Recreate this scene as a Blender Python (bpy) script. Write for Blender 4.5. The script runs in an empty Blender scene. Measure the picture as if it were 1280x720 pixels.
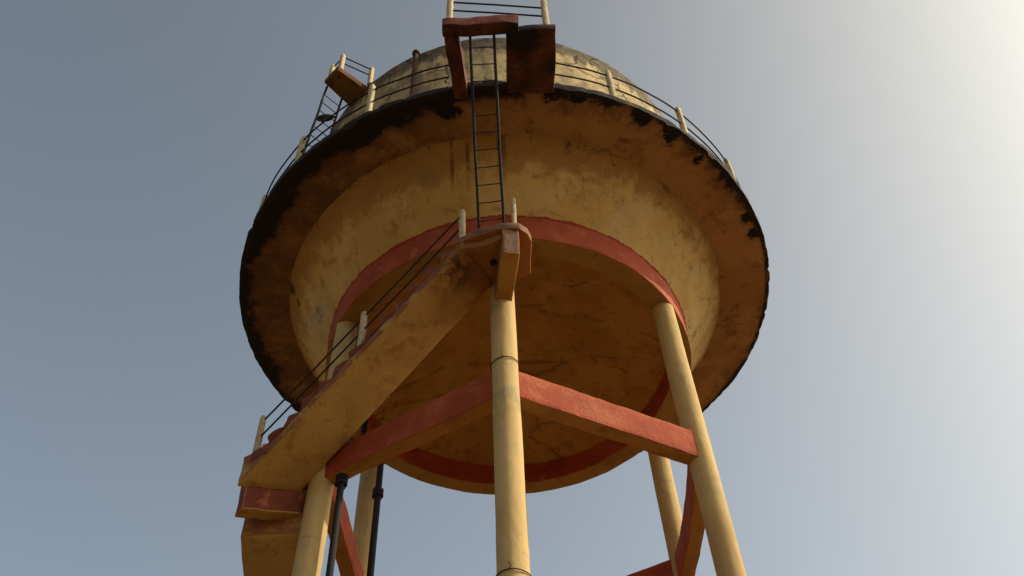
import bpy, bmesh, math, random
from mathutils import Vector, noise, Matrix
random.seed(7)
PI = math.pi
scene = bpy.context.scene
COL = scene.collection

# ------------------------------------------------------------------ camera
cam_d = bpy.data.cameras.new('camera')
cam = bpy.data.objects.new('camera', cam_d)
COL.objects.link(cam)
F_PX, PITCH, YAW, ROLL = 1159.13, 0.8654, 0.0115, -0.0537
cam_d.sensor_width = 36.0
cam_d.lens = F_PX / 1280.0 * 36.0
cam_d.clip_start = 0.1
cam_d.clip_end = 20000.0
fw = Vector((math.sin(YAW) * math.cos(PITCH), math.cos(YAW) * math.cos(PITCH), math.sin(PITCH)))
r0 = Vector((math.cos(YAW), -math.sin(YAW), 0))
u0 = r0.cross(fw)
rr = math.cos(ROLL) * r0 + math.sin(ROLL) * u0
uu = -math.sin(ROLL) * r0 + math.cos(ROLL) * u0
cam.matrix_world = Matrix(((rr.x, uu.x, -fw.x, 0.0), (rr.y, uu.y, -fw.y, -13.3315),
                           (rr.z, uu.z, -fw.z, 1.6), (0, 0, 0, 1)))
scene.camera = cam

# ------------------------------------------------------------------ sky, sun, exposure
SUN_EL = math.radians(37.5)
SUN_AZ = math.radians(94.0)          # clockwise from +Y: the sun stands to the right of the tower
world = bpy.data.worlds.new('World')
scene.world = world
world.use_nodes = True
wn = world.node_tree
wn.nodes.clear()
sky = wn.nodes.new('ShaderNodeTexSky')
sky.sky_type = 'NISHITA'
sky.sun_disc = False
sky.sun_elevation = SUN_EL
sky.sun_rotation = SUN_AZ
sky.altitude = 0
sky.air_density = 0.8
sky.dust_density = 10.0
sky.ozone_density = 1.0
bg = wn.nodes.new('ShaderNodeBackground')
bg.inputs['Strength'].default_value = 0.15
wo = wn.nodes.new('ShaderNodeOutputWorld')
# dusty air: the sky pales evenly towards the horizon all the way round
tc = wn.nodes.new('ShaderNodeTexCoord')
sx_ = wn.nodes.new('ShaderNodeSeparateXYZ')
wn.links.new(tc.outputs['Generated'], sx_.inputs[0])
hz_ = wn.nodes.new('ShaderNodeMath')
hz_.operation = 'MULTIPLY_ADD'
hz_.use_clamp = False
hz_.inputs[1].default_value = -1.6
hz_.inputs[2].default_value = 2.39
mxz = wn.nodes.new('ShaderNodeMath')
mxz.operation = 'MAXIMUM'
mxz.inputs[1].default_value = 0.45
wn.links.new(sx_.outputs[2], mxz.inputs[0])
wn.links.new(mxz.outputs[0], hz_.inputs[0])
# low sky repeats the colour above it, so the unseen horizon adds bright fill
mz2 = wn.nodes.new('ShaderNodeMath')
mz2.operation = 'MAXIMUM'
mz2.inputs[1].default_value = 0.2
cmb = wn.nodes.new('ShaderNodeCombineXYZ')
wn.links.new(sx_.outputs[2], mz2.inputs[0])
wn.links.new(sx_.outputs[0], cmb.inputs[0])
wn.links.new(sx_.outputs[1], cmb.inputs[1])
wn.links.new(mz2.outputs[0], cmb.inputs[2])
nrm = wn.nodes.new('ShaderNodeVectorMath')
nrm.operation = 'NORMALIZE'
wn.links.new(cmb.outputs[0], nrm.inputs[0])
wn.links.new(nrm.outputs[0], sky.inputs[0])
vm = wn.nodes.new('ShaderNodeVectorMath')
vm.operation = 'SCALE'
hs_ = wn.nodes.new('ShaderNodeHueSaturation')
hs_.inputs['Saturation'].default_value = 0.95
wn.links.new(sky.outputs[0], hs_.inputs['Color'])
wn.links.new(hs_.outputs[0], vm.inputs[0])
wn.links.new(hz_.outputs[0], vm.inputs['Scale'])
gm = wn.nodes.new('ShaderNodeGamma')
gm.inputs['Gamma'].default_value = 0.77
wn.links.new(vm.outputs[0], gm.inputs[0])
tint = wn.nodes.new('ShaderNodeVectorMath')
tint.operation = 'MULTIPLY'
tint.inputs[1].default_value = (1.15, 1.19, 1.09)      # beige dust in the air
wn.links.new(gm.outputs[0], tint.inputs[0])
wn.links.new(tint.outputs[0], bg.inputs[0])
wn.links.new(bg.outputs[0], wo.inputs[0])

sun_d = bpy.data.lights.new('sun', 'SUN')
sun_d.energy = 3.8
sun_d.angle = math.radians(0.6)
sun_d.color = (1.0, 0.86, 0.66)
sun = bpy.data.objects.new('sun', sun_d)
COL.objects.link(sun)
to_sun = Vector((math.sin(SUN_AZ) * math.cos(SUN_EL), math.cos(SUN_AZ) * math.cos(SUN_EL), math.sin(SUN_EL)))
sun.rotation_euler = to_sun.to_track_quat('Z', 'Y').to_euler()
sun.location = to_sun * 60

scene.view_settings.view_transform = 'Standard'
scene.view_settings.look = 'None'
scene.view_settings.exposure = 0.1
scene.view_settings.gamma = 1.0
scene.view_settings.use_curve_mapping = False
scene.render.engine = 'CYCLES'
scene.cycles.max_bounces = 6
scene.cycles.diffuse_bounces = 4


# ------------------------------------------------------------------ node helpers
class NT:
    def __init__(s, name, rough=0.9, spec=0.25):
        s.mat = bpy.data.materials.new(name)
        s.mat.use_nodes = True
        s.t = s.mat.node_tree
        s.t.nodes.clear()
        s.out = s.t.nodes.new('ShaderNodeOutputMaterial')
        s.b = s.t.nodes.new('ShaderNodeBsdfPrincipled')
        s.b.inputs['Roughness'].default_value = rough
        s.b.inputs['Specular IOR Level'].default_value = spec
        s.t.links.new(s.b.outputs[0], s.out.inputs[0])
        g = s.t.nodes.new('ShaderNodeNewGeometry')
        s.P = g.outputs['Position']
        s.N = g.outputs['True Normal']
        x = s.t.nodes.new('ShaderNodeSeparateXYZ')
        s.t.links.new(s.P, x.inputs[0])
        s.x, s.y, s.z = x.outputs
        s._R = None

    def put(s, sock, v):
        if v is None:
            return
        if isinstance(v, bpy.types.NodeSocket):
            s.t.links.new(v, sock)
        elif isinstance(v, (tuple, list)) and len(v) == 3 and sock.type == 'RGBA':
            sock.default_value = (*v, 1)
        else:
            sock.default_value = v

    def m(s, op, a, b=None, c=None):
        n = s.t.nodes.new('ShaderNodeMath')
        n.operation = op
        for i, v in enumerate((a, b, c)):
            s.put(n.inputs[i], v)
        return n.outputs[0]

    @property
    def R(s):
        if s._R is None:
            s._R = s.m('SQRT', s.m('ADD', s.m('MULTIPLY', s.x, s.x), s.m('MULTIPLY', s.y, s.y)))
        return s._R

    def vec(s, sc=(1, 1, 1), off=(0, 0, 0)):
        n = s.t.nodes.new('ShaderNodeMapping')
        s.put(n.inputs[0], s.P)
        n.inputs['Location'].default_value = off
        n.inputs['Scale'].default_value = sc
        return n.outputs[0]

    def noise(s, scale, detail=6, rough=0.6, dist=0.0, sc=(1, 1, 1), off=(0, 0, 0)):
        n = s.t.nodes.new('ShaderNodeTexNoise')
        s.put(n.inputs['Vector'], s.vec(sc, off))
        n.inputs['Scale'].default_value = scale
        n.inputs['Detail'].default_value = detail
        n.inputs['Roughness'].default_value = rough
        n.inputs['Distortion'].default_value = dist * 0.3
        return n.outputs['Fac']

    def crack(s, scale, width, sc=(1, 1, 1), off=(0, 0, 0), warp=0.4):
        # thin irregular lines: distance to the cell edges of a warped voronoi
        nn = s.t.nodes.new('ShaderNodeTexNoise')
        s.put(nn.inputs['Vector'], s.vec(sc, off))
        nn.inputs['Scale'].default_value = scale * 2.2
        nn.inputs['Detail'].default_value = 5
        mx = s.t.nodes.new('ShaderNodeVectorMath')
        mx.operation = 'MULTIPLY_ADD'
        s.put(mx.inputs[0], nn.outputs['Color'])
        mx.inputs[1].default_value = (warp, warp, warp)
        s.put(mx.inputs[2], s.vec(sc, off))
        v = s.t.nodes.new('ShaderNodeTexVoronoi')
        v.feature = 'DISTANCE_TO_EDGE'
        s.put(v.inputs['Vector'], mx.outputs[0])
        v.inputs['Scale'].default_value = scale
        return s.ramp(v.outputs['Distance'], width, width * 0.25)

    def ramp(s, v, lo, hi, a=0.0, b=1.0):
        n = s.t.nodes.new('ShaderNodeMapRange')
        n.interpolation_type = 'SMOOTHSTEP'
        s.put(n.inputs['Value'], v)
        n.inputs['From Min'].default_value = lo
        n.inputs['From Max'].default_value = hi
        n.inputs['To Min'].default_value = a
        n.inputs['To Max'].default_value = b
        return n.outputs[0]

    def mix(s, fac, a, b):
        n = s.t.nodes.new('ShaderNodeMix')
        n.data_type = 'RGBA'
        s.put(n.inputs[0], fac)
        s.put(n.inputs[6], a)
        s.put(n.inputs[7], b)
        return n.outputs[2]

    def mul(s, *a):
        r = a[0]
        for b in a[1:]:
            r = s.m('MULTIPLY', r, b)
        return r

    def spot(s, c, r0, r1):
        n = s.t.nodes.new('ShaderNodeVectorMath')
        n.operation = 'DISTANCE'
        s.put(n.inputs[0], s.P)
        n.inputs[1].default_value = c
        d = s.m('ADD', n.outputs['Value'], s.m('MULTIPLY', s.m('SUBTRACT', s.noise(5, 5, 0.6), 0.5), r1 * 0.9))
        return s.ramp(d, r1, r0)

    def done(s, color, bump=None, dist=0.02, strength=0.5):
        s.put(s.b.inputs['Base Color'], color)
        if bump is not None:
            n = s.t.nodes.new('ShaderNodeBump')
            n.inputs['Distance'].default_value = dist
            n.inputs['Strength'].default_value = strength
            s.put(n.inputs['Height'], bump)
            s.t.links.new(n.outputs[0], s.b.inputs['Normal'])
        return s.mat


def plaster_bump(n):
    return n.m('ADD', n.noise(26, 6, 0.65), n.m('MULTIPLY', n.noise(3.1, 4, 0.5, off=(3, 1, 8)), 1.6))


YEL = (0.50, 0.315, 0.085)
BRN = (0.27, 0.125, 0.028)
RED = (0.33, 0.060, 0.021)
BLK = (0.012, 0.010, 0.009)


def mat_bowl():
    n = NT('ochre_paint_bowl')
    c = n.mix(n.ramp(n.noise(0.9, 8, 0.66), 0.42, 0.62), (0.50, 0.315, 0.085), (0.57, 0.39, 0.13))
    # scuffed, peeled brown patches with fairly crisp outlines
    c = n.mix(n.mul(n.ramp(n.noise(1.25, 11, 0.74, 0.9, off=(11, 3, 6)), 0.51, 0.63), 0.5), c, (0.35, 0.20, 0.055))
    c = n.mix(n.mul(n.ramp(n.noise(2.6, 11, 0.76, 1.2, off=(7, 2, 1)), 0.56, 0.61), 0.6), c, (0.27, 0.15, 0.045))
    # darker tone towards the right flank, then worn paler lime patches, most there
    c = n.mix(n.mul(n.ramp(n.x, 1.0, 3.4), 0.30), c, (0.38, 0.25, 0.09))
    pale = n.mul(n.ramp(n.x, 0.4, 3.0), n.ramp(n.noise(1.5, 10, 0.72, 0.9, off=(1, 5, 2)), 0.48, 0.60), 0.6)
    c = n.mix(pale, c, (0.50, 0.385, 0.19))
    pale2 = n.mul(n.spot((-3.72, -1.0, 15.4), 0.25, 0.85), n.ramp(n.noise(2.2, 9, 0.74, 0.9), 0.46, 0.53), 0.75)
    c = n.mix(pale2, c, (0.46, 0.37, 0.235))
    scuff = n.mul(n.spot((-3.55, -0.9, 15.25), 0.2, 0.8), n.ramp(n.noise(2.9, 10, 0.78, 1.4, off=(3, 0, 9)), 0.54, 0.60), 0.85)
    c = n.mix(scuff, c, (0.12, 0.075, 0.035))
    # brown seepage creeping down from the gallery
    lim = n.m('ADD', n.m('ADD', n.m('ADD', n.R, n.ramp(n.x, 0.5, -3.5, 0.0, 0.10)), n.ramp(n.y, -2.0, -4.2, 0.0, 0.20)),
              n.m('MULTIPLY', n.m('SUBTRACT', n.noise(1.5, 11, 0.74, 1.0), 0.5), 1.6))
    c = n.mix(n.mul(n.ramp(lim, 4.24, 4.55), 0.75), c, (0.27, 0.135, 0.034))
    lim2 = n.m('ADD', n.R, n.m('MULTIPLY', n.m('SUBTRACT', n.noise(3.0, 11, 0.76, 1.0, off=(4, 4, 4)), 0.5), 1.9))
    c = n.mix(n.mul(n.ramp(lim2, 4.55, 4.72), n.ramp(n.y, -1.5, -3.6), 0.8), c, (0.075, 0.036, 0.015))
    # crazed dark lines where the skin has lifted
    ck = n.mul(n.crack(1.5, 0.035, warp=0.7), n.ramp(n.noise(1.3, 5, 0.6, off=(9, 0, 3)), 0.48, 0.60), n.ramp(n.x, 0.3, 2.0), 0.7)
    c = n.mix(ck, c, (0.17, 0.11, 0.045))
    ck2 = n.mul(n.ramp(n.noise(5.5, 9, 0.75, 0.8, off=(2, 8, 5)), 0.60, 0.66), n.ramp(n.noise(0.8, 3, 0.5, off=(5, 5, 1)), 0.46, 0.58), 0.7)
    c = n.mix(ck2, c, (0.16, 0.095, 0.035))
    # repair patch and gash on the left, rust runs beside the ladder
    c = n.mix(n.mul(n.spot((-1.28, -3.95, 15.75), 0.16, 0.28), 0.65), c, (0.29, 0.175, 0.055))
    c = n.mix(n.mul(n.spot((-4.42, -1.18, 16.12), 0.08, 0.24), 0.92), c, (0.04, 0.018, 0.008))
    c = n.mix(n.mul(n.spot((-4.28, -1.0, 15.9), 0.05, 0.16), 0.92), c, (0.04, 0.018, 0.008))
    for (rx, rw) in ((-0.86, 0.05), (-0.575, 0.055), (0.05, 0.12)):
        dx = n.m('ABSOLUTE', n.m('SUBTRACT', n.m('ADD', n.x, n.m('MULTIPLY', n.m('SUBTRACT', n.noise(6, 4, 0.6), 0.5), 0.06)), rx))
        run = n.mul(n.ramp(dx, rw, rw * 0.3), n.ramp(n.R, 3.85, 4.25), n.ramp(n.y, -3.0, -3.5), n.ramp(n.noise(4, 8, 0.7, off=(rx * 9, 0, 0)), 0.34, 0.50), 0.75)
        c = n.mix(run, c, (0.12, 0.04, 0.018))
    # uneven painted edge of the red band below
    edge = n.m('ADD', n.z, n.m('MULTIPLY', n.m('SUBTRACT', n.noise(3.5, 6, 0.7), 0.5), 0.12))
    c = n.mix(n.ramp(edge, 15.015, 15.0), c, (0.31, 0.05, 0.02))
    return n.done(c, plaster_bump(n), 0.025, 0.7)


def mat_dome():
    n = NT('brown_ochre_dome')  # base colour browner and deeper than the bowl paint
    c = n.mix(n.ramp(n.noise(0.8, 9, 0.7), 0.42, 0.60), (0.40, 0.218, 0.052), (0.32, 0.165, 0.036))
    c = n.mix(n.mul(n.ramp(n.noise(1.9, 11, 0.75, 0.8, off=(3, 3, 9)), 0.52, 0.62), 0.5), c, (0.20, 0.10, 0.026))
    c = n.mix(n.mul(n.ramp(n.noise(1.5, 10, 0.74, 0.6, off=(8, 1, 1)), 0.55, 0.62), 0.55), c, (0.40, 0.245, 0.08))
    c = n.mix(n.mul(n.ramp(n.noise(4.4, 10, 0.76, 1.0, off=(2, 6, 1)), 0.58, 0.64), 0.6), c, (0.12, 0.058, 0.018))
    # long thin shrinkage cracks running across, broken and blurred
    ck = n.mul(n.crack(0.75, 0.014, (0.55, 1.5, 0.4), warp=0.5), n.ramp(n.noise(1.1, 3, 0.5, off=(1, 7, 3)), 0.46, 0.54), n.ramp(n.noise(5, 5, 0.7), 0.34, 0.52))
    c = n.mix(n.mul(ck, 0.6), c, (0.07, 0.033, 0.014))
    halo = n.mul(n.crack(0.75, 0.06, (0.55, 1.5, 0.4), warp=0.5), n.ramp(n.noise(1.1, 3, 0.5, off=(1, 7, 3)), 0.48, 0.60), 0.35)
    c = n.mix(halo, c, (0.13, 0.06, 0.018))
    return n.done(c, plaster_bump(n), 0.025, 0.7)


def mat_gallery():
    n = NT('stained_gallery_concrete')
    c = n.mix(n.ramp(n.noise(1.2, 10, 0.72, 0.6), 0.45, 0.57), (0.39, 0.222, 0.088), (0.30, 0.162, 0.062))
    c = n.mix(n.mul(n.ramp(n.noise(0.55, 4, 0.6, off=(2, 2, 2)), 0.48, 0.62), 0.6), c, (0.36, 0.20, 0.07))
    c = n.mix(n.mul(n.ramp(n.noise(1.9, 11, 0.77, 1.1, off=(6, 1, 0)), 0.53, 0.62), 0.7), c, (0.15, 0.068, 0.024))
    left_brown = n.mul(n.ramp(n.x, 1.5, -3.0), n.ramp(n.noise(1.1, 11, 0.75, 0.9, off=(3, 3, 0)), 0.40, 0.56))
    c = n.mix(n.mul(n.ramp(n.x, 1.5, -3.0), 0.45), c, (0.16, 0.075, 0.022))  # brown deepens towards the left side, evenly first, then in patches
    c = n.mix(n.mul(left_brown, 0.8), c, (0.10, 0.044, 0.014))
    # black algae hanging from the rim: width varies, ragged inner edge
    left = n.ramp(n.x, 4.2, -4.6, -0.16, 0.17)
    front = n.ramp(n.y, -2.0, -5.0, 0.0, 0.24)
    w = n.m('ADD', n.m('ADD', left, front), n.m('MULTIPLY', n.m('SUBTRACT', n.noise(0.55, 3, 0.5, off=(0, 4, 0)), 0.5), 1.0))
    ragged = n.m('MULTIPLY', n.m('SUBTRACT', n.noise(2.6, 10, 0.72, 0.7, off=(1, 2, 3)), 0.5), 1.0)
    v = n.m('ADD', n.m('ADD', n.m('SUBTRACT', n.R, 5.50), w), ragged)
    for (px_, py_, r_) in ((0.98, -5.32, 0.32), (1.45, -5.28, 0.30), (2.62, -4.80, 0.40), (3.15, -4.42, 0.38), (3.72, -4.02, 0.40),
                           (4.88, -2.45, 0.30), (5.02, -2.05, 0.26), (-0.87, -5.15, 0.42), (-2.45, -4.66, 0.36)):
        blot = n.spot((px_, py_, 16.21), 0.0, r_)
        v = n.m('MAXIMUM', v, n.m('SUBTRACT', n.mul(blot, n.ramp(n.noise(3.0, 9, 0.72, 0.6, off=(px_, 0, 7)), 0.34, 0.56)), 0.35))
    c = n.mix(n.mul(n.ramp(v, -0.45, 0.05), 0.6), c, (0.085, 0.036, 0.014))
    c = n.mix(n.ramp(v, -0.10, 0.09), c, BLK)
    # the blackened outer face
    rim = n.mul(n.ramp(n.R, 5.44, 5.50), n.ramp(n.noise(2.0, 8, 0.7, off=(5, 0, 5)), 0.66, 0.46))
    c = n.mix(rim, c, (0.02, 0.017, 0.016))
    top = n.ramp(n.z, 16.33, 16.355)
    c = n.mix(top, c, (0.30, 0.24, 0.17))
    return n.done(c, plaster_bump(n), 0.03, 0.7)


def mat_wall():
    n = NT('weathered_tank_wall')
    c = n.mix(n.ramp(n.noise(1.6, 8, 0.7, 0.3, sc=(1, 1, 0.45)), 0.40, 0.60), (0.54, 0.415, 0.195), (0.38, 0.285, 0.135))
    # grey weathered patches, run down and slanting
    g1 = n.noise(1.15, 9, 0.72, 0.9, sc=(1, 1, 0.7), off=(3, 9, 0))
    c = n.mix(n.mul(n.ramp(g1, 0.50, 0.60), 0.75), c, (0.19, 0.155, 0.10))
    # moss band under the top edge, ragged below, with runs
    hz = n.m('ADD', n.z, n.m('ADD', n.m('MULTIPLY', n.m('SUBTRACT', n.noise(1.3, 9, 0.72, 0.5, sc=(1, 1, 0.7), off=(2, 0, 6)), 0.5), 1.1),
                             n.m('MULTIPLY', n.m('SUBTRACT', n.noise(6, 6, 0.7, sc=(1, 1, 0.12)), 0.5), 1.2)))
    moss = n.mix(n.ramp(n.noise(8, 8, 0.75), 0.38, 0.64), (0.05, 0.041, 0.027), (0.17, 0.135, 0.082))
    c = n.mix(n.mul(n.ramp(hz, 19.62, 19.82), 0.88), c, moss)
    # dark cracks and peeled spots
    c = n.mix(n.mul(n.ramp(n.noise(2.6, 10, 0.78, 1.0, off=(4, 6, 2)), 0.57, 0.63), 0.9), c, (0.022, 0.018, 0.013))
    ck = n.mul(n.crack(0.8, 0.03, (1, 1, 1.6), (2, 1, 0)), n.ramp(n.noise(0.9, 3, 0.5, off=(1, 1, 1)), 0.45, 0.55))
    c = n.mix(n.mul(ck, 0.8), c, (0.03, 0.024, 0.017))
    c = n.mix(n.mul(n.ramp(hz, 18.3, 17.6), 0.6), c, (0.16, 0.135, 0.095))
    runs = n.mul(n.ramp(n.noise(3.0, 7, 0.7, 0.3, sc=(1, 1, 0.06), off=(7, 7, 0)), 0.52, 0.62), n.ramp(n.noise(1.2, 5, 0.6, off=(8, 1, 1)), 0.40, 0.60), 0.7)
    c = n.mix(runs, c, (0.10, 0.08, 0.05))
    # patchy dark tone on the left flank
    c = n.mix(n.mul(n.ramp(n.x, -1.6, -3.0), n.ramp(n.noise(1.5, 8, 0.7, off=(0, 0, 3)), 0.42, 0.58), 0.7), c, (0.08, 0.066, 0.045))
    return n.done(c, plaster_bump(n), 0.03, 0.8)


def mat_red(name='red_paint', a=RED, dirt=0.5):
    n = NT(name, 0.85)
    c = n.mix(n.ramp(n.noise(1.6, 7, 0.65), 0.4, 0.66), a, tuple(v * 0.78 for v in a))
    c = n.mix(n.mul(n.ramp(n.noise(0.8, 8, 0.72, 0.6, off=(6, 0, 2)), 0.48, 0.66), 0.55), c, (0.42, 0.13, 0.058))
    c = n.mix(n.mul(n.ramp(n.noise(3.3, 9, 0.74, 0.6, off=(3, 1, 0)), 0.56, 0.66), 0.6), c, (0.41, 0.15, 0.07))
    c = n.mix(n.mul(n.ramp(n.noise(5.1, 9, 0.75, off=(0, 5, 1)), 0.58, 0.70), dirt), c, (0.13, 0.03, 0.014))
    return n.done(c, plaster_bump(n), 0.02, 0.7)


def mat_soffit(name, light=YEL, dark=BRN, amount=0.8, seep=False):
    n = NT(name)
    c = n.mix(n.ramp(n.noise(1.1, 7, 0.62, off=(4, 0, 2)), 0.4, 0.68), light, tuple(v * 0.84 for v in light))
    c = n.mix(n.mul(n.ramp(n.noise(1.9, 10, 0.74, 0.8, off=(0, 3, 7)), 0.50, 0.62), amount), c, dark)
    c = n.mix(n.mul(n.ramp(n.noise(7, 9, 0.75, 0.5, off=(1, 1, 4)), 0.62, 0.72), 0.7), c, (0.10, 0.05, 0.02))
    if seep:
        # worn red paint on the upright flanks of the flights
        sep = n.t.nodes.new('ShaderNodeSeparateXYZ')
        n.t.links.new(n.N, sep.inputs[0])
        up = n.m('ABSOLUTE', sep.outputs[2])
        rd = n.mul(n.ramp(up, 0.45, 0.25), n.ramp(n.noise(3.0, 9, 0.72, 0.5, off=(5, 5, 0)), 0.36, 0.56))
        c = n.mix(n.mul(rd, 0.85), c, (0.20, 0.055, 0.03))
        # damp brown stain spreading down the flight from the top landing
        h = n.m('ADD', n.z, n.m('MULTIPLY', n.m('SUBTRACT', n.noise(1.8, 8, 0.7, 0.4), 0.5), 1.2))
        c = n.mix(n.mul(n.ramp(h, 12.65, 13.05), 0.85), c, (0.26, 0.105, 0.03))
        c = n.mix(n.mul(n.spot((-0.72, -4.05, 12.95), 0.10, 0.60), n.ramp(n.noise(5, 9, 0.78), 0.44, 0.56), 0.9), c, (0.035, 0.018, 0.01))
    return n.done(c, plaster_bump(n), 0.02, 0.7)


def mat_column():
    n = NT('cream_column_paint', 0.85)
    c = n.mix(n.ramp(n.noise(1.3, 7, 0.62, sc=(1, 1, 0.5)), 0.4, 0.66), (0.49, 0.345, 0.142), (0.42, 0.285, 0.11))
    c = n.mix(n.mul(n.ramp(n.noise(3.4, 8, 0.7, 0.3, sc=(1, 1, 0.6), off=(6, 2, 2)), 0.52, 0.68), 0.5), c, (0.33, 0.235, 0.10))
    c = n.mix(n.mul(n.ramp(n.noise(11, 8, 0.75, off=(0, 0, 5)), 0.62, 0.72), 0.5), c, (0.21, 0.15, 0.075))
    c = n.mix(n.mul(n.ramp(n.noise(0.9, 10, 0.76, 0.8, sc=(1, 1, 0.7), off=(9, 4, 1)), 0.50, 0.62), 0.45), c, (0.36, 0.235, 0.085))
    c = n.mix(n.mul(n.ramp(n.noise(1.6, 10, 0.75, 0.8, off=(2, 9, 4)), 0.54, 0.62), n.ramp(n.z, 8.0, 11.5), 0.5), c, (0.25, 0.22, 0.13))
    zj = n.m('ADD', n.z, n.m('MULTIPLY', n.noise(2.5, 4, 0.6), 0.10))
    jt = n.m('PINGPONG', zj, 0.81)
    c = n.mix(n.mul(n.ramp(jt, 0.022, 0.006), n.ramp(n.noise(5, 5, 0.7, off=(1, 0, 1)), 0.46, 0.60), 0.4), c, (0.20, 0.14, 0.07))
    st = n.mul(n.ramp(n.noise(4.5, 6, 0.6, sc=(1, 1, 0.12), off=(2, 2, 0)), 0.56, 0.66), 0.35)
    c = n.mix(st, c, (0.36, 0.25, 0.10))
    bp = n.m('ADD', n.m('MULTIPLY', n.noise(14, 5, 0.6, sc=(1, 1, 0.5)), 0.5), n.m('MULTIPLY', n.noise(3.2, 4, 0.5, sc=(1, 1, 0.4)), 1.6))
    return n.done(c, bp, 0.02, 0.6)


def mat_post():
    n = NT('limewashed_post', 0.88)
    c = n.mix(n.ramp(n.noise(6, 7, 0.7), 0.4, 0.62), (0.48, 0.40, 0.25), (0.37, 0.285, 0.155))
    c = n.mix(n.mul(n.ramp(n.noise(14, 8, 0.75, off=(3, 3, 3)), 0.56, 0.66), 0.75), c, (0.15, 0.095, 0.05))
    return n.done(c, n.noise(40, 5, 0.6), 0.01, 0.6)


def mat_hatch():
    n = NT('rust_red_hatch_concrete')
    c = n.mix(n.ramp(n.noise(2.1, 7, 0.65), 0.4, 0.66), (0.115, 0.038, 0.016), (0.062, 0.02, 0.012))
    c = n.mix(n.mul(n.ramp(n.noise(1.5, 8, 0.7, 0.4, off=(2, 2, 5)), 0.5, 0.66), 0.7), c, (0.18, 0.078, 0.024))
    c = n.mix(n.mul(n.ramp(n.noise(2.4, 10, 0.76, 0.8, off=(8, 2, 1)), 0.48, 0.62), 0.85), c, (0.026, 0.014, 0.010))
    c = n.mix(n.mul(n.spot((0.48, -6.46, 16.20), 0.18, 0.46), 0.97), c, BLK)
    c = n.mix(n.mul(n.spot((0.98, -5.85, 16.22), 0.05, 0.30), 0.9), c, BLK)
    return n.done(c, plaster_bump(n), 0.03, 0.8)


def mat_metal(name, base, rust, rough=0.55, metallic=0.0):
    n = NT(name, rough, 0.2)
    c = n.mix(n.ramp(n.noise(9, 7, 0.7), 0.5, 0.66), base, rust)
    n.b.inputs['Metallic'].default_value = metallic
    return n.done(c, n.noise(50, 4, 0.6), 0.004, 0.4)


def mat_ground():
    n = NT('dry_soil', 0.95, 0.15)
    c = n.mix(n.ramp(n.noise(0.12, 8, 0.65), 0.38, 0.64), (0.17, 0.112, 0.058), (0.13, 0.084, 0.042))
    c = n.mix(n.mul(n.ramp(n.noise(1.7, 9, 0.7, 0.4, off=(3, 0, 0)), 0.52, 0.68), 0.6), c, (0.115, 0.08, 0.045))
    c = n.mix(n.mul(n.ramp(n.noise(22, 6, 0.7, off=(0, 7, 0)), 0.58, 0.68), 0.6), c, (0.25, 0.20, 0.13))
    return n.done(c, n.m('ADD', n.noise(3, 9, 0.7), n.m('MULTIPLY', n.noise(30, 5, 0.6), 0.25)), 0.08, 0.8)


M = dict(bowl=mat_bowl(), dome=mat_dome(), gallery=mat_gallery(), wall=mat_wall(), red=mat_red(),
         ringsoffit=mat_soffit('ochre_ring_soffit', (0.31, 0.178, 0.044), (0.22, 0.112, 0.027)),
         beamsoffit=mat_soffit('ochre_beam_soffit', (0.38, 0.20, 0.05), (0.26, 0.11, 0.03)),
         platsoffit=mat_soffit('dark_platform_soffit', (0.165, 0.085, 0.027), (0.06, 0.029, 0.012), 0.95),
         stair=mat_soffit('ochre_stair_soffit', (0.415, 0.25, 0.062), (0.27, 0.135, 0.034), 0.8, True),
         stepred=mat_red('worn_red_step_paint', (0.18, 0.046, 0.024), 0.85),
         weathered=mat_soffit('weathered_pink_concrete', (0.20, 0.115, 0.072), (0.09, 0.048, 0.03), 0.95),
         hatchred=mat_red('dull_red_hatch_paint', (0.15, 0.04, 0.026), 0.9),
         column=mat_column(), post=mat_post(), hatch=mat_hatch(),
         iron=mat_metal('black_iron', (0.018, 0.016, 0.017), (0.045, 0.024, 0.016), 0.75),
         pipe=mat_metal('black_cast_iron_pipe', (0.02, 0.018, 0.02), (0.035, 0.026, 0.024), 0.8),
         rust=mat_metal('rusty_downpipe', (0.065, 0.03, 0.02), (0.035, 0.018, 0.013), 0.85),
         wire=mat_metal('dark_rusty_wire', (0.05, 0.022, 0.014), (0.10, 0.04, 0.02), 0.8),
         lampgrey=mat_metal('dark_grey_lamp_shell', (0.03, 0.032, 0.036), (0.05, 0.05, 0.05), 0.5),
         lampglass=mat_metal('dull_lamp_lens', (0.10, 0.10, 0.10), (0.07, 0.07, 0.07), 0.25),
         pad=mat_soffit('grey_footing_concrete', (0.32, 0.28, 0.22), (0.22, 0.17, 0.12)),
         ground=mat_ground())


# ------------------------------------------------------------------ mesh helpers
def link(name, me, parent=None):
    o = bpy.data.objects.new(name, me)
    COL.objects.link(o)
    if parent is not None:
        o.parent = parent
    return o


def finish(name, bm, mats, parent=None, ang=0.6, flat=False):
    bmesh.ops.recalc_face_normals(bm, faces=bm.faces[:])
    for f in bm.faces:
        f.smooth = not flat
    if not flat:
        for e in bm.edges:
            if len(e.link_faces) == 2 and e.calc_face_angle(0) > ang:
                e.smooth = False
    me = bpy.data.meshes.new(name)
    bm.to_mesh(me)
    bm.free()
    for m_ in (mats if isinstance(mats, (list, tuple)) else [mats]):
        me.materials.append(m_)
    return link(name, me, parent)


def empty(name, loc, label, cat, group=None):
    o = bpy.data.objects.new(name, None)
    COL.objects.link(o)
    o.location = loc
    o['label'] = label
    o['category'] = cat
    if group:
        o['group'] = group
    return o


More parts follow.
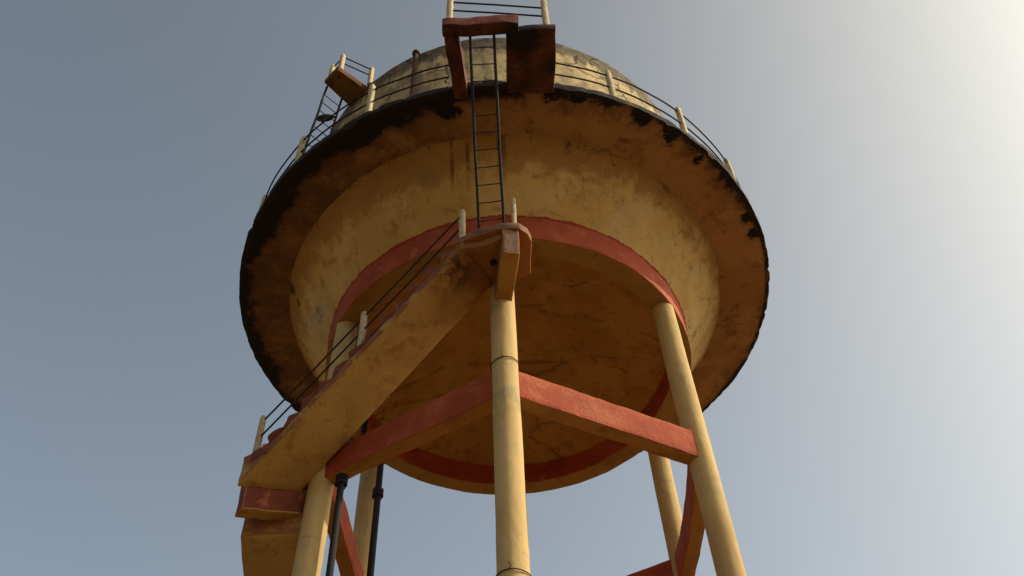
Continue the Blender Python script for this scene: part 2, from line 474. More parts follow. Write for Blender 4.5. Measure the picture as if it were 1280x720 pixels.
def local(bm, root):
    """vertices are given in world metres; shift them under the thing's base"""
    bmesh.ops.translate(bm, verts=bm.verts[:], vec=-Vector(root.location))


def roughen(bm, amp, sc, seed=0.0):
    for v in bm.verts:
        v.co += noise.noise_vector(v.co * sc + Vector((seed, seed * 1.7, -seed))) * amp


def lathe(prof, nseg=192, matids=None):
    """prof: list of (R, z), closed loop if first == last; R == 0 gives a pole"""
    bm = bmesh.new()
    closed = prof[0] == prof[-1]
    pts = prof[:-1] if closed else prof
    rings = []
    for R, z in pts:
        if R == 0:
            rings.append([bm.verts.new((0, 0, z))])
        else:
            rings.append([bm.verts.new((R * math.cos(2 * PI * i / nseg), R * math.sin(2 * PI * i / nseg), z)) for i in range(nseg)])
    n = len(rings)
    for k in range(n if closed else n - 1):
        a, b = rings[k], rings[(k + 1) % n]
        for i in range(nseg):
            j = (i + 1) % nseg
            if len(a) == 1:
                f = bm.faces.new((a[0], b[j], b[i]))
            elif len(b) == 1:
                f = bm.faces.new((a[i], a[j], b[0]))
            else:
                f = bm.faces.new((a[i], a[j], b[j], b[i]))
            if matids:
                f.material_index = matids[k]
    return bm


def subdiv_prof(prof, ids, step):
    out, oi = [prof[0]], []
    for k in range(len(prof) - 1):
        (r0_, z0), (r1, z1) = prof[k], prof[k + 1]
        n = max(1, int(round(math.hypot(r1 - r0_, z1 - z0) / step)))
        for i in range(1, n + 1):
            out.append((r0_ + (r1 - r0_) * i / n, z0 + (z1 - z0) * i / n) if i < n else prof[k + 1])
            oi.append(ids[k])
    return out, oi


def hexa(c, n=(1, 1, 1), bm=None, ids=(0, 0, 0, 0, 0, 0)):
    """box through 8 corners c[ix][iy][iz] given as a flat list, index = ix*4+iy*2+iz, gridded.
    ids: material of -x, +x, -y, +y, -z, +z faces"""
    bm = bm or bmesh.new()
    c = [Vector(v) for v in c]
    cache = {}

    def P(u, v, w):
        key = (round(u, 5), round(v, 5), round(w, 5))
        if key not in cache:
            p = Vector((0, 0, 0))
            for ix in (0, 1):
                for iy in (0, 1):
                    for iz in (0, 1):
                        p += c[ix * 4 + iy * 2 + iz] * ((u if ix else 1 - u) * (v if iy else 1 - v) * (w if iz else 1 - w))
            cache[key] = bm.verts.new(p)
        return cache[key]

    def grid(na, nb, fn, mi):
        for i in range(na):
            for j in range(nb):
                q = [fn(i / na, j / nb), fn((i + 1) / na, j / nb), fn((i + 1) / na, (j + 1) / nb), fn(i / na, (j + 1) / nb)]
                bm.faces.new(q).material_index = mi
    a, b, d = n
    grid(b, d, lambda s, t: P(0, s, t), ids[0])
    grid(b, d, lambda s, t: P(1, s, t), ids[1])
    grid(a, d, lambda s, t: P(s, 0, t), ids[2])
    grid(a, d, lambda s, t: P(s, 1, t), ids[3])
    grid(a, b, lambda s, t: P(s, t, 0), ids[4])
    grid(a, b, lambda s, t: P(s, t, 1), ids[5])
    return bm


def bevel(bm, off=0.015, seg=2, ang=0.7):
    bmesh.ops.recalc_face_normals(bm, faces=bm.faces[:])
    ed = [e for e in bm.edges if len(e.link_faces) == 2 and e.calc_face_angle(0) > ang]
    if ed:
        bmesh.ops.bevel(bm, geom=ed, offset=off, segments=seg, affect='EDGES', profile=0.5)


def poly_prism(pts, z0, z1, step=0.12, jit=0.012, ids=(0, 1, 0), bev=0.02, seed=0.0, taper=0.0):
    """vertical prism over a polygon with a slightly wavy outline; ids: bottom, sides, top"""
    out = []
    n = len(pts)
    for i in range(n):
        a, b = Vector(pts[i]), Vector(pts[(i + 1) % n])
        k = max(1, int((b - a).length / step))
        for j in range(k):
            p = a.lerp(b, j / k)
            q = noise.noise_vector(Vector((p.x * 3 + seed, p.y * 3, seed)))
            out.append(Vector((p.x + q.x * jit, p.y + q.y * jit)))
    bm = bmesh.new()
    lo = [bm.verts.new((p.x, p.y, z0 + 0.4 * jit * noise.noise(Vector((p.x * 4, p.y * 4, seed))))) for p in out]
    hi = [bm.verts.new((p.x, p.y, z1 + jit * noise.noise(Vector((p.x * 4, p.y * 4, 9 + seed))))) for p in out]
    bm.faces.new(lo).material_index = ids[0]
    bm.faces.new(hi).material_index = ids[2]
    m_ = len(out)
    for i in range(m_):
        bm.faces.new((lo[i], lo[(i + 1) % m_], hi[(i + 1) % m_], hi[i])).material_index = ids[1]
    if bev:
        bmesh.ops.recalc_face_normals(bm, faces=bm.faces[:])
        ed = [e for e in bm.edges if e.calc_face_angle(0) > 0.7 and abs(e.verts[0].co.z - e.verts[1].co.z) < 0.08]
        bmesh.ops.bevel(bm, geom=ed, offset=bev, segments=2, affect='EDGES', profile=0.5)
    return bm


def tube(path, rad, nseg=10, bm=None, closed=False, rads=None):
    bm = bm or bmesh.new()
    path = [Vector(p) for p in path]
    n = len(path)
    rings = []
    prev = None
    for i, p in enumerate(path):
        if closed:
            t = (path[(i + 1) % n] - path[i - 1]).normalized()
        else:
            t = (path[min(i + 1, n - 1)] - path[max(i - 1, 0)]).normalized()
        ref = prev if prev is not None else (Vector((0, 0, 1)) if abs(t.z) < 0.9 else Vector((1, 0, 0)))
        a = (ref - t * ref.dot(t)).normalized()
        prev = a
        b = t.cross(a)
        r_ = rads[i] if rads else rad
        rings.append([bm.verts.new(p + (a * math.cos(2 * PI * k / nseg) + b * math.sin(2 * PI * k / nseg)) * r_) for k in range(nseg)])
    for i in range(n if closed else n - 1):
        A, B = rings[i], rings[(i + 1) % n]
        for k in range(nseg):
            j = (k + 1) % nseg
            bm.faces.new((A[k], A[j], B[j], B[k]))
    if not closed:
        bm.faces.new(rings[0][::-1])
        bm.faces.new(rings[-1])
    return bm


def post_mesh(base, top, half=0.052, seed=0.0, bm=None):
    """square cast post with chamfered corners, softly rounded head, a little out of true"""
    base, top = Vector(base), Vector(top)
    ax = (top - base).normalized()
    H = (top - base).length
    out = Vector((base.x, base.y, 0)).normalized()
    if out.length < 0.1:
        out = Vector((0, -1, 0))
    side_ = ax.cross(out).normalized()
    out = side_.cross(ax).normalized()
    bm = bm or bmesh.new()
    levels = [(0, 1.06), (0.04, 1.0), (0.3, 0.98), (0.55, 1.0), (0.8, 0.97), (0.94, 0.95), (0.98, 0.78), (1.0, 0.45)]
    ch = 0.62
    sect = [(1, -ch), (1, ch), (ch, 1), (-ch, 1), (-1, ch), (-1, -ch), (-ch, -1), (ch, -1)]
    rings = []
    for t, s_ in levels:
        rg = []
        for (u, v) in sect:
            p = base + ax * (H * t) + (out * u + side_ * v) * half * s_
            p += noise.noise_vector(p * 7 + Vector((seed, 0, 0))) * 0.008
            rg.append(bm.verts.new(p))
        rings.append(rg)
    for A, B in zip(rings, rings[1:]):
        for k in range(8):
            j = (k + 1) % 8
            bm.faces.new((A[k], A[j], B[j], B[k]))
    bm.faces.new(rings[0][::-1])
    bm.faces.new(rings[-1])
    return bm


# ------------------------------------------------------------------ layout
HEXA = -0.0161
ZR = 14.374                       # soffit of the ring beam
COL_R = 0.20


def col_xy(k, z):
    a = -PI / 2 + HEXA + k * PI / 3
    R = 3.398 + 0.0136 * (ZR - z)
    return Vector((R * math.cos(a), R * math.sin(a), z))


# ------------------------------------------------------------------ ground
bm = bmesh.new()
prev = None
radii = [0, 6, 12, 20, 32, 50, 80, 140, 260, 600, 1500, 4000, 9000]
rings = []
for R in radii:
    if R == 0:
        rings.append([bm.verts.new((0, 0, 0))])
        continue
    rg = []
    for i in range(72):
        a = 2 * PI * i / 72
        p = Vector((R * math.cos(a), R * math.sin(a), 0))
        p.z = 0.05 * noise.noise(p * 0.12) if 6 < R < 700 else 0
        rg.append(bm.verts.new(p))
    rings.append(rg)
for A, B in zip(rings, rings[1:]):
    for i in range(72):
        j = (i + 1) % 72
        bm.faces.new((A[0], B[i], B[j]) if len(A) == 1 else (A[i], B[i], B[j], A[j]))
g = finish('ground', bm, M['ground'])
g['kind'] = 'structure'
g['label'] = 'dry sandy soil around the foot of the tower'

# ------------------------------------------------------------------ water tower
T = empty('water_tower', (0, 0, 0), 'tall ochre and red concrete water tower on six round columns, seen from below', 'water tower')

# columns
for k in range(6):
    bm = bmesh.new()
    n_, rows = 28, 70
    rings = []
    for j in range(rows + 1):
        z = -0.05 + (ZR + 0.06) * j / rows
        c = col_xy(k, z)
        rg = []
        for i in range(n_):
            a = 2 * PI * i / n_
            rad = COL_R * (1 + 0.035 * noise.noise(Vector((math.cos(a) * 1.3 + k * 9, math.sin(a) * 1.3, z * 0.9))) + 0.012 * noise.noise(Vector((math.cos(a) * 5 + k, math.sin(a) * 5, z * 6))))
            rg.append(bm.verts.new((c.x + rad * math.cos(a), c.y + rad * math.sin(a), z)))
        rings.append(rg)
    for A, B in zip(rings, rings[1:]):
        for i in range(n_):
            j = (i + 1) % n_
            bm.faces.new((A[i], A[j], B[j], B[i]))
    bm.faces.new(rings[0][::-1])
    bm.faces.new(rings[-1])
    co = finish('column', bm, M['column'], T)
    c = col_xy(k, 0)
    h = 0.42
    bm = hexa([(c.x + sx * h, c.y + sy * h, z) for sx in (-1, 1) for sy in (-1, 1) for z in (-0.3, 0.28)], (4, 4, 2))
    bevel(bm, 0.03)
    roughen(bm, 0.01, 4, k)
    finish('footing', bm, M['pad'], co)

# bracing rings
for (zt, zb) in ((11.27, 10.75), (7.2, 6.68), (3.3, 2.78)):
    for k in range(6):
        A, B = col_xy(k, zt), col_xy((k + 1) % 6, zt)
        A.z = B.z = 0
        d = (B - A).normalized()
        o = Vector((d.y, -d.x, 0))
        if o.dot(A) < 0:
            o = -o
        A2, B2 = A + d * 0.05, B - d * 0.05
        cs = []
        for p in (A2, B2):
            for off in (-0.13, 0.13):
                for z in (zb, zt):
                    cs.append(p + o * off + Vector((0, 0, z)))
        bm = hexa(cs, (26, 3, 5), ids=(0, 0, 0, 0, 1, 0))
        bevel(bm, 0.014)
        if k == 1:
            for v in bm.verts:
                t_ = (v.co - A).dot(d) / (B - A).length
                v.co += o * 0.07 * 4 * t_ * (1 - t_)
        roughen(bm, 0.016, 2.3, k + zt)
        roughen(bm, 0.006, 9, k)
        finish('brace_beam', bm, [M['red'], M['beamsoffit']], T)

# ring beam: red faces, ochre soffit
prof, ids = subdiv_prof([(3.60, ZR), (3.60, ZR + 0.60), (3.205, ZR + 0.60), (3.205, ZR), (3.60, ZR)], [0, 0, 0, 1], 0.1)
bm = lathe(prof, 224, ids)
bevel(bm, 0.012)
roughen(bm, 0.016, 1.6, 2)
roughen(bm, 0.005, 8, 4)
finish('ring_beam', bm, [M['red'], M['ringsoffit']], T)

# bottom dome
RD, ZD, RISE = 3.22, ZR + 0.49, 0.95
rs = (RD * RD + RISE * RISE) / (2 * RISE)
prof = []
for i in range(25):
    R = RD * (1 - i / 24)
    prof.append((R, ZD + RISE - rs + math.sqrt(max(0, rs * rs - R * R))))
prof[-1] = (0, ZD + RISE)
prof2 = [(0, ZD + RISE + 0.2), (RD - 0.02, ZD + 0.25)]
bm = lathe(prof, 160)
roughen(bm, 0.02, 1.2, 5)
finish('bottom_dome', bm, M['dome'], T)

# conical bowl
prof, ids = subdiv_prof([(3.595, ZR + 0.595), (4.57, 16.235)], [0], 0.08)
prof += [(4.30, 16.235), (3.40, ZR + 0.61)]
bm = lathe(prof + [prof[0]], 224)
roughen(bm, 0.022, 1.1, 8)
roughen(bm, 0.006, 5, 1)
finish('tank_bowl', bm, M['bowl'], T)

# gallery slab with a ragged rim
prof, ids = subdiv_prof([(4.42, 16.215), (5.56, 16.205), (5.565, 16.345), (4.42, 16.36), (4.42, 16.215)], [0] * 4, 0.07)
bm = lathe(prof, 384)
for v in bm.verts:
    R = math.hypot(v.co.x, v.co.y)
    if R > 5.45:
        q = noise.noise(v.co * 2.3) * 0.018 + noise.noise(v.co * 9) * 0.012
        chip = max(0.0, noise.noise(v.co * 5 + Vector((4, 4, 4))) - 0.28) * 0.12
        s_ = (R + q - chip) / R
        v.co.x *= s_
        v.co.y *= s_
        v.co.z += noise.noise(v.co * 3.1) * 0.012
roughen(bm, 0.012, 1.4, 6)
finish('gallery_slab', bm, M['gallery'], T)

# tank wall and roof
prof, ids = subdiv_prof([(4.57, 16.33), (4.515, 20.15), (4.525, 20.22), (4.50, 20.31), (4.34, 20.34), (4.34, 16.33), (4.57, 16.33)], [0] * 6, 0.16)
bm = lathe(prof, 256)
for v in bm.verts:
    if v.co.z > 20.1:
        v.co.z += noise.noise(v.co * 1.7) * 0.03 + noise.noise(v.co * 7) * 0.012
roughen(bm, 0.02, 1.3, 3)
roughen(bm, 0.007, 6, 3)
wall = finish('tank_wall', bm, M['wall'], T)
a = math.radians(-111.3)
pw = Vector((4.63 * math.cos(a), 4.63 * math.sin(a), 0))
bm = tube([pw + Vector((0, 0, z)) for z in (16.37, 17.5, 18.6, 19.4, 20.06)], 0.052, 12)
dp = finish('downpipe', bm, M['rust'], wall)
bm = tube([pw + Vector((0, 0, 20.03)), pw + Vector((0, 0, 20.05)), pw + Vector((0, 0, 20.12)), pw + Vector((0, 0, 20.135))], 0.08, 12, rads=[0.05, 0.085, 0.085, 0.05])
finish('pipe_cap', bm, M['iron'], wall)

prof = []
for i in range(15):
    R = 4.40 * (1 - i / 14)
    rs = (4.4 ** 2 + 1.0) / 2.0
    prof.append((R, 20.28 + 1.0 - rs + math.sqrt(max(0, rs * rs - R * R))))
prof[-1] = (0, 21.28)
finish('roof_dome', lathe(prof, 96), M['wall'], T)

# gallery railing
POSTS = [-67.3, -50.4, -33.0, -15.5, 2, 19.5, 37, 54.5, 72, 89.5, 107, 124.5, 142, 159.5, 176.5, -169.0, -151.8, -134.0, -115.2]
PR = 5.47
for i, ad in enumerate(POSTS + [-98.2, -80.0]):
    a = math.radians(ad)
    lean = random.uniform(-0.012, 0.02)
    b_ = Vector((PR * math.cos(a), PR * math.sin(a), 16.33))
    t_ = Vector(((PR + lean) * math.cos(a + lean * 0.2), (PR + lean) * math.sin(a + lean * 0.2), 17.50 + random.uniform(-0.02, 0.03)))
    finish('railing_post', post_mesh(b_, t_, 0.052, i * 3.1), M['post'], T, 0.9)
for zr in (16.86, 17.32):
    pts = []
    a0, a1 = -80.0, 261.8
    for i in range(181):
        a = math.radians(a0 + (a1 - a0) * i / 180)
        sag = 0.012 * noise.noise(Vector((i * 0.35, zr, 0)))
        R = PR + 0.012 * noise.noise(Vector((i * 0.3, 5, zr)))
        pts.append((R * math.cos(a), R * math.sin(a), zr + sag))
    finish('railing_bar', tube(pts, 0.016, 6), M['iron'], T)

# access hatch jutting out from the gallery
bm = poly_prism([(0.20, -5.40), (0.20, -6.55), (1.05, -6.57), (1.02, -5.36)], 16.17, 16.36, ids=(0, 0, 0), jit=0.02, seed=3)
hs = finish('hatch_slab', bm, M['hatch'], T)
cs = [(-0.73, -5.35, 16.14), (-0.73, -5.35, 16.40), (-0.84, -6.50, 16.14), (-0.84, -6.50, 16.40),
      (-0.49, -5.35, 16.14), (-0.49, -5.35, 16.40), (-0.58, -6.50, 16.14), (-0.58, -6.50, 16.40)]
cs = [cs[i] for i in (0, 1, 2, 3, 4, 5, 6, 7)]
bm = hexa(cs, (3, 12, 3), ids=(0, 1, 0, 0, 0, 0))
bevel(bm, 0.018)
roughen(bm, 0.018, 4, 1)
finish('hatch_beam', bm, [M['hatch'], M['hatchred']], hs)
cs = [(x, y, z) for x in (-0.85, 0.42) for y in (-6.72, -6.50) for z in (16.15, 16.44)]
bm = hexa(cs, (14, 3, 4), ids=(0, 0, 1, 0, 0, 1))
bevel(bm, 0.018)
for v in bm.verts:
    if v.co.z > 16.3:
        v.co.z += 0.05 * math.exp(-((v.co.x + 0.02) / 0.28) ** 2) - 0.06 * max(0, -0.5 - v.co.x)
roughen(bm, 0.03, 3.5, 9)
finish('hatch_beam', bm, [M['hatch'], M['hatchred']], hs)
for i, (x, y, zb) in enumerate(((-0.74, -6.64, 16.38), (0.90, -6.47, 16.34))):
    finish('hatch_post', post_mesh((x, y, zb), (x + 0.01, y - 0.01, 17.55), 0.052, 40 + i), M['post'], hs, 0.9)
for z in (16.88, 17.22):
    finish('hatch_rail', tube([(-0.74, -6.64, z + 0.03), (0.1, -6.57, z - 0.01), (0.90, -6.47, z)], 0.016, 6), M['iron'], hs)

# little platform at the roof edge
ca = math.radians(-132.4)
er, et = Vector((math.cos(ca), math.sin(ca), 0)), Vector((-math.sin(ca), math.cos(ca), 0))


def rp(r_, t_, z=0.0):
    v = er * r_ + et * t_
    return Vector((v.x, v.y, z))


pp = [rp(4.35, -0.30), rp(5.28, -0.24), rp(5.28, 0.24), rp(4.35, 0.30)]
bm = poly_prism([(v.x, v.y) for v in pp], 20.02, 20.20, ids=(0, 1, 1), jit=0.015, seed=7)
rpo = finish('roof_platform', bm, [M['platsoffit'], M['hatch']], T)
PPOST = [(5.20, 0.19, 20.86), (5.20, -0.17, 20.86), (4.52, 0.36, 20.95)]
for i, (r_, t_, zt) in enumerate(PPOST):
    b_ = rp(r_, t_, 20.16)
    finish('platform_post', post_mesh(b_, rp(r_ + 0.01, t_, zt), 0.05, 60 + i), M['post'], rpo, 0.9)
for dz in (-0.08, -0.36):
    pts = [rp(PPOST[1][0], PPOST[1][1], PPOST[1][2] + dz), rp(PPOST[0][0], PPOST[0][1], PPOST[0][2] + dz)]
    finish('platform_rail', tube(pts, 0.015, 6), M['iron'], rpo)
    pts = [rp(PPOST[0][0], PPOST[0][1], PPOST[0][2] + dz), rp(PPOST[2][0], PPOST[2][1], PPOST[2][2] + dz)]
    finish('platform_rail', tube(pts, 0.015, 6), M['iron'], rpo)

# ------------------------------------------------------------------ staircase
ST = empty('staircase', (0, 0, 0), 'ochre and red concrete staircase winding round the outside of the columns', 'staircase')
TOPZ, DROP, NR, S0, W0, W1 = 13.50, 2.60, 13, 0.16, 0.20, 1.10
RISER = DROP / NR
ORDER = [0, 5, 4, 3, 2, 1, 0]


def side_frame(ka, kb, z):
    A, B = col_xy(ka, z), col_xy(kb, z)
    A.z = B.z = 0
    d = (B - A)
    L = d.length
    d.normalize()
    o = Vector((d.y, -d.x, 0))
    if o.dot(A) < 0:
        o = -o
    return A, d, o, L


land_names = []
for fi in range(6):
    ka, kb = ORDER[fi], ORDER[fi + 1]
    zt = TOPZ - DROP * fi
    A, d, o, L = side_frame(ka, kb, zt - 1.2)
    nr = NR if fi < 5 else int(round(zt / RISER))
    tread = 0.2826
    S1 = S0 + tread * (NR - 1)
    fat = 0.30 if fi == 0 else 1.0
    m_ = RISER / tread

    def pt(s, off, z):
        return A + d * s + o * off + Vector((0, 0, z))

    def soff(s):
        return zt - fat - m_ * s
    # waist slab; its foot is cut along the bracket under the next landing
    e_in, e_out = L + 0.24, L + 0.65
    th = fat - 0.10
    s_end = S1 if fi < 5 else S0 + tread * nr - 0.02
    cs = []
    for (si, so) in ((0.02, 0.02), (e_in, e_out) if fi < 5 else (s_end, s_end)):
        for off, s in ((W0, si), (W1, so)):
            for top in (0, 1):
                zz = soff(s) + (th if top else 0)
                if fi == 5 and s > 0.5:
                    zz = max(zz, 0.02 + 0.05 * top)
                cs.append(pt(s, off, zz))
    bm = hexa(cs, (30, 8, 3), ids=(0, 0, 0, 0, 0, 0))
    bevel(bm, 0.02)
    if fi < 5:
        # solid haunch between the foot of the flight and the next landing
        cs = []
        for (si, so) in ((S1 - 0.03, S1 - 0.03), (e_in - 0.01, e_out - 0.01)):
            for off, s in ((W0 + 0.01, si), (W1 - 0.004, so)):
                cs.append(pt(s, off, soff(s) + th - 0.04))
                cs.append(pt(s, off, zt - DROP - 0.02))
        hexa(cs, (6, 8, 4), bm)
    roughen(bm, 0.014, 2.2, fi)
    roughen(bm, 0.006, 8, fi)
    fl = finish('flight', bm, [M['stair'], M['stepred']], ST)
    for i in range(1, nr):
        s0_ = S0 + tread * (i - 1)
        ztop = zt - RISER * i
        s1_ = s0_ + tread + 0.03
        cs = []
        for s in (s0_, s1_):
            for off in (W0 - 0.005, W1 + 0.012):
                for top in (0, 1):
                    cs.append(pt(s, off, ztop if top else soff(s) + th - 0.03))
        bm = hexa(cs, (3, 8, 3))
        bevel(bm, 0.03, 2)
        roughen(bm, 0.045, 4.0, i * 1.3 + fi * 20)
        roughen(bm, 0.012, 13, i)
        finish('step', bm, M['stepred'], fl)
    # posts and hand rails on the outer side
    tops = []
    for (s, hgt) in ((0.08, 0.84), (L * 0.585, 0.80), (L + 0.47, 0.74)) if fi < 5 else ((0.08, 0.84), (S0 + tread, 0.8)):
        base = zt - m_ * max(0, min(s, S1) - S0) - 0.10
        if s > S1:
            base = zt - DROP - 0.04
        top = base + hgt + 0.06
        b_ = pt(s, W1 - 0.07, base)
        t_ = pt(s, W1 - 0.06, top)
        finish('stair_post', post_mesh(b_, t_, 0.05, fi * 9 + s), M['post'], ST, 0.9)
        tops.append(t_)
    for dz in (-0.12, -0.46):
        for a_, b_ in zip(tops, tops[1:]):
            mid = a_.lerp(b_, 0.5) + Vector((0, 0, dz - 0.015))
            finish('handrail', tube([a_ + Vector((0, 0, dz)), mid, b_ + Vector((0, 0, dz))], 0.015, 6), M['iron'], ST)

    # landing at the head of this flight
    ap = col_xy(ka, zt)
    ap.z = 0
    er_ = ap.normalized()
    hexR = ap.length
    if fi == 0:
        p_in, p_out = pt(S0 + 0.05, W0 - 0.05, 0), pt(S0, W1 + 0.02, 0)
        poly = [p_in, p_out, Vector((-0.40, -4.45, 0)), Vector((-0.06, -4.58, 0)), Vector((0.26, -4.56, 0)),
                Vector((0.41, -4.46, 0)), Vector((0.47, -4.30, 0)), Vector((0.42, -3.62, 0)), Vector((0.16, -3.45, 0)), Vector((-0.10, -3.50, 0))]
    else:
        kp = ORDER[fi - 1]
        A2, d2, o2, L2 = side_frame(kp, ka, zt + 1.2)
        q_in = A2 + d2 * S1 + o2 * (W0 - 0.05)
        q_out = A2 + d2 * S1 + o2 * (W1 + 0.01)
        p_in, p_out = pt(S0, W0 - 0.05, 0), pt(S0, W1 + 0.01, 0)
        corner = er_ * ((hexR * math.cos(PI / 6) + W1 + 0.01) / math.cos(PI / 6))
        poly = [p_in, p_out, corner - (corner - p_out) * 0.38, corner - (corner - q_out) * 0.38, q_out, q_in, ap - er_ * 0.05]
    bm = poly_prism([(v.x, v.y) for v in poly], zt - (0.15 if fi == 0 else 0.19), zt + 0.004, ids=(0, 1, 1), jit=0.035 if fi == 0 else 0.02, seed=fi * 2.0)
    la = finish('landing', bm, [M['stair'], M['weathered']] if fi == 0 else [M['stepred'], M['stepred']], ST)
    # cantilever bracket carrying it
    if fi == 0:
        fill = [p_in, p_out - o * 0.03, Vector((-0.36, -4.37, 0)), Vector((-0.02, -4.48, 0)), Vector((0.03, -3.60, 0)), Vector((-0.10, -3.46, 0))]
        bm = poly_prism([(v.x, v.y) for v in fill], zt - 0.30, zt - 0.13, ids=(0, 0, 0), jit=0.03, seed=4.4, bev=0.035)
        roughen(bm, 0.02, 5, 2)
        finish('thickening', bm, M['stair'], la)
        r_in, r_out = Vector((-0.06, -3.42, 0)), Vector((0.125, -4.55, 0))
        z_in = z_out = 12.75
    else:
        et_ = Vector((er_.y, -er_.x, 0))
        r_in, r_out = er_ * 3.30 + et_ * 0.28, er_ * 4.58 + et_ * 0.16
        z_in, z_out = zt - 0.60, zt - 0.91
    bd = (r_out - r_in).normalized()
    sd = Vector((bd.y, -bd.x, 0)) * 0.135
    cs = []
    for p, zz in ((r_in, z_in), (r_out, z_out)):
        for sg in (-1, 1):
            for top in (0, 1):
                cs.append(p + sd * sg + Vector((0, 0, (zt - (0.14 if fi == 0 else 0.25)) if top else zz)))
    bm = hexa(cs, (12, 4, 5), ids=(1, 1, 1 if fi else 0, 1 if fi else 0, 0, 1))
    bevel(bm, 0.02)
    roughen(bm, 0.016, 3, fi + 5)
    finish('bracket', bm, [M['stair'], M['weathered'] if fi == 0 else M['stepred']], la)
# free post at the right of the top landing
finish('stair_post', post_mesh((0.19, -4.46, 13.46), (0.20, -4.47, 14.30), 0.04, 77), M['post'], ST, 0.9)
# dark drain hole in the top landing
bm = tube([(-0.17, -4.02, 13.17), (-0.17, -4.02, 13.26)], 0.055, 14)
finish('drain_spout', bm, M['iron'], ST)

# ------------------------------------------------------------------ ladders
def ladder(name, label, fa, ta, fb, tb, first, spacing, rad, rrad):
    fa, ta, fb, tb = map(Vector, (fa, ta, fb, tb))
    root = empty(name, (fa + fb) / 2, label, 'ladder', 'steel ladders')
    for f_, t_ in ((fa, ta), (fb, tb)):
        pts = []
        for i in range(9):
            p = f_.lerp(t_, i / 8)
            p += noise.noise_vector(p * 1.3) * (0.012 if 0 < i < 8 else 0)
            pts.append(p)
        bm = tube(pts, rad, 8)
        local(bm, root)
        finish('rail', bm, M['iron'], root)
    L_ = (ta - fa).length
    s = first
    while s < L_ - 0.08:
        t = s / L_
        p, q = fa.lerp(ta, t), fb.lerp(tb, t)
        j = random.uniform(-0.008, 0.008)
        bm = tube([p, p.lerp(q, 0.5) + Vector((0, 0, -0.006)), q + Vector((0, 0, j))], rrad, 6)
        local(bm, root)
        finish('rung', bm, M['wire'] if rrad < 0.011 else M['iron'], root)
        s += spacing
    return root


ladder('steel_ladder', 'black steel ladder leaning out from the stair landing up to the gallery hatch',
       (-0.375, -4.36, 13.49), (-0.395, -6.52, 16.22), (0.025, -4.40, 13.49), (0.005, -6.52, 16.22), 0.22, 0.30, 0.024, 0.0095)
ladder('steel_ladder', 'black steel ladder from the gallery up to the small platform at the roof edge',
       (-3.66, -4.14, 16.33), (-3.70, -3.62, 20.10), (-3.38, -3.85, 16.33), (-3.42, -3.32, 20.10), 0.30, 0.43, 0.026, 0.0095)

# ------------------------------------------------------------------ pipes under the bowl
def standpipe(label, x, y, flanges, ztop, pr, bend=None):
    root = empty('supply_pipe', (x, y, 0), label, 'pipe', 'supply pipes')
    bm = tube([(x + 0.006 * noise.noise(Vector((z, x, 0))), y, z) for z in [i * 0.75 - 0.1 for i in range(int(ztop / 0.75) + 1)] + [ztop]], pr, 14)
    local(bm, root)
    finish('pipe_run', bm, M['pipe'], root)
    if bend:
        e0, e1 = Vector((x, y, ztop - 0.01)), Vector((bend[0], bend[1], 0))
        h_ = Vector((bend[0] - x, bend[1] - y, 0)).normalized()
        pts = [e0] + [e0 + Vector((0, 0, 0.16 * math.sin(t))) + h_ * (0.16 * (1 - math.cos(t))) for t in (0.4, 0.8, 1.2, PI / 2)]
        zc = pts[-1].z
        e1.z = zc
        pts += [e1 - h_ * 0.16] + [e1 - h_ * (0.16 * (1 - math.sin(t))) + Vector((0, 0, 0.16 * (1 - math.cos(t)))) for t in (0.4, 0.8, 1.2, PI / 2)] + [Vector((e1.x, e1.y, 14.40))]
        bm = tube(pts, pr, 14)
        local(bm, root)
        finish('elbow', bm, M['pipe'], root)
    for zf in flanges:
        bm = tube([(x, y, zf + t) for t in (-0.075, -0.07, -0.012, -0.011, 0.011, 0.012, 0.07, 0.075)], 0.1, 16,
                  rads=[pr, pr + 0.042, pr + 0.042, pr + 0.03, pr + 0.03, pr + 0.042, pr + 0.042, pr])
        for i in range(6):
            a_ = i * PI / 3
            tube([(x + (pr + 0.027) * math.cos(a_), y + (pr + 0.027) * math.sin(a_), zf - 0.10), (x + (pr + 0.027) * math.cos(a_), y + (pr + 0.027) * math.sin(a_), zf + 0.10)], 0.013, 6, bm)
        local(bm, root)
        finish('flange', bm, M['pipe'], root)
    return root


standpipe('black iron pipe with a bolted flange beside the left front column', -2.655, -1.86, (10.66, 6.0, 1.6), 15.02, 0.055)
standpipe('black iron pipe with a bolted flange beside the left rear column', -2.52, 0.60, (12.28, 7.5, 2.6), 13.16, 0.062, (-2.98, 0.92))


# ------------------------------------------------------------------ wire loops
def loop(label, c, r_, tilt, tail):
    pts = []
    for i in range(28):
        a = 2 * PI * i / 28
        pts.append(Vector((c[0] + r_ * math.cos(a), c[1] + r_ * math.sin(a), c[2] + tilt * math.cos(a + 0.6) + 0.006 * math.sin(3 * a))))
    bm = tube(pts, 0.008, 6, closed=True)
    p = Vector((c[0] - 0.04, c[1] - r_ - 0.004, c[2]))
    tube([p, p + Vector((0.015, -0.01, 0.04)), p + Vector((-0.01, -0.012, tail))], 0.006, 6, bm)
    o = finish('wire_loop', bm, M['wire'])
    o['label'] = label
    o['category'] = 'wire'
    o['group'] = 'wires tied round the front column'


c = col_xy(0, 11.4)
loop('rusty wire tied round the front column just above the red brace beams', (c.x, c.y, 11.40), 0.216, 0.015, 0.05)
c = col_xy(0, 7.8)
loop('rusty wire tied round the front column at the bottom of the picture', (c.x, c.y, 7.80), 0.217, -0.01, 0.09)
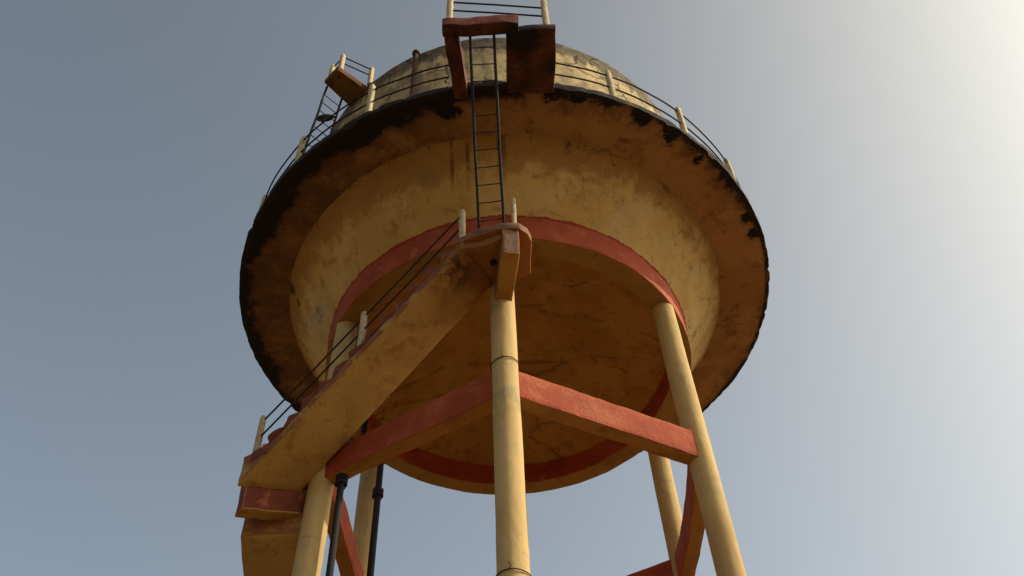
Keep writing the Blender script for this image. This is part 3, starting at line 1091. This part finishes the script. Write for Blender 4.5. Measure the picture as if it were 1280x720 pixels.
# pipe strap between the rear pipe and its column
bm = tube([(-2.52 + 0.075 * math.cos(t), 0.60 + 0.075 * math.sin(t), 10.35) for t in [i * PI / 8 for i in range(16)]], 0.012, 6, closed=True)
tube([(-2.50, 0.67, 10.35), (-2.75, 1.25, 10.35), (-2.92, 1.62, 10.35)], 0.012, 6, bm)
tube([(-2.46, 0.55, 10.35), (-2.38, 0.48, 10.37), (-2.36, 0.46, 10.42)], 0.010, 6, bm)
o = finish('pipe_strap', bm, M['wire'])
o['label'] = 'thin iron strap tying the rear pipe to the left rear column'
o['category'] = 'strap'

# ------------------------------------------------------------------ lamp on the roof ladder
LB = Vector((-3.405, -3.42, 19.12))
L0 = empty('lamp', LB, 'small dark lamp head fixed to the ladder below the roof platform', 'lamp')
ld = Vector((-0.86, -0.10, -0.30)).normalized()
ls = ld.cross(Vector((0, 0, 1))).normalized()
lu = ls.cross(ld)
bm = bmesh.new()
rings = []
for t, w, h in ((0.0, 0.02, 0.02), (0.08, 0.025, 0.022), (0.12, 0.06, 0.04), (0.2, 0.085, 0.055), (0.3, 0.09, 0.055), (0.40, 0.065, 0.04), (0.46, 0.02, 0.015)):
    rings.append([bm.verts.new(ld * t + ls * (w * math.cos(2 * PI * k / 14)) + lu * (h * math.sin(2 * PI * k / 14))) for k in range(14)])
for A_, B_ in zip(rings, rings[1:]):
    for k in range(14):
        bm.faces.new((A_[k], A_[(k + 1) % 14], B_[(k + 1) % 14], B_[k]))
bm.faces.new(rings[0][::-1])
bm.faces.new(rings[-1])
finish('housing', bm, M['lampgrey'], L0)
bm = bmesh.new()
lo = []
for t, w, zz in ((0.15, 0.05, -0.035), (0.27, 0.065, -0.075), (0.38, 0.045, -0.035)):
    lo.append([bm.verts.new(ld * t + ls * (w * sx) + lu * (zz if sx == 0 else -0.03)) for sx in (-1, 0, 1)])
for A_, B_ in zip(lo, lo[1:]):
    for k in range(2):
        bm.faces.new((A_[k], A_[k + 1], B_[k + 1], B_[k]))
finish('lens', bm, M['lampglass'], L0)
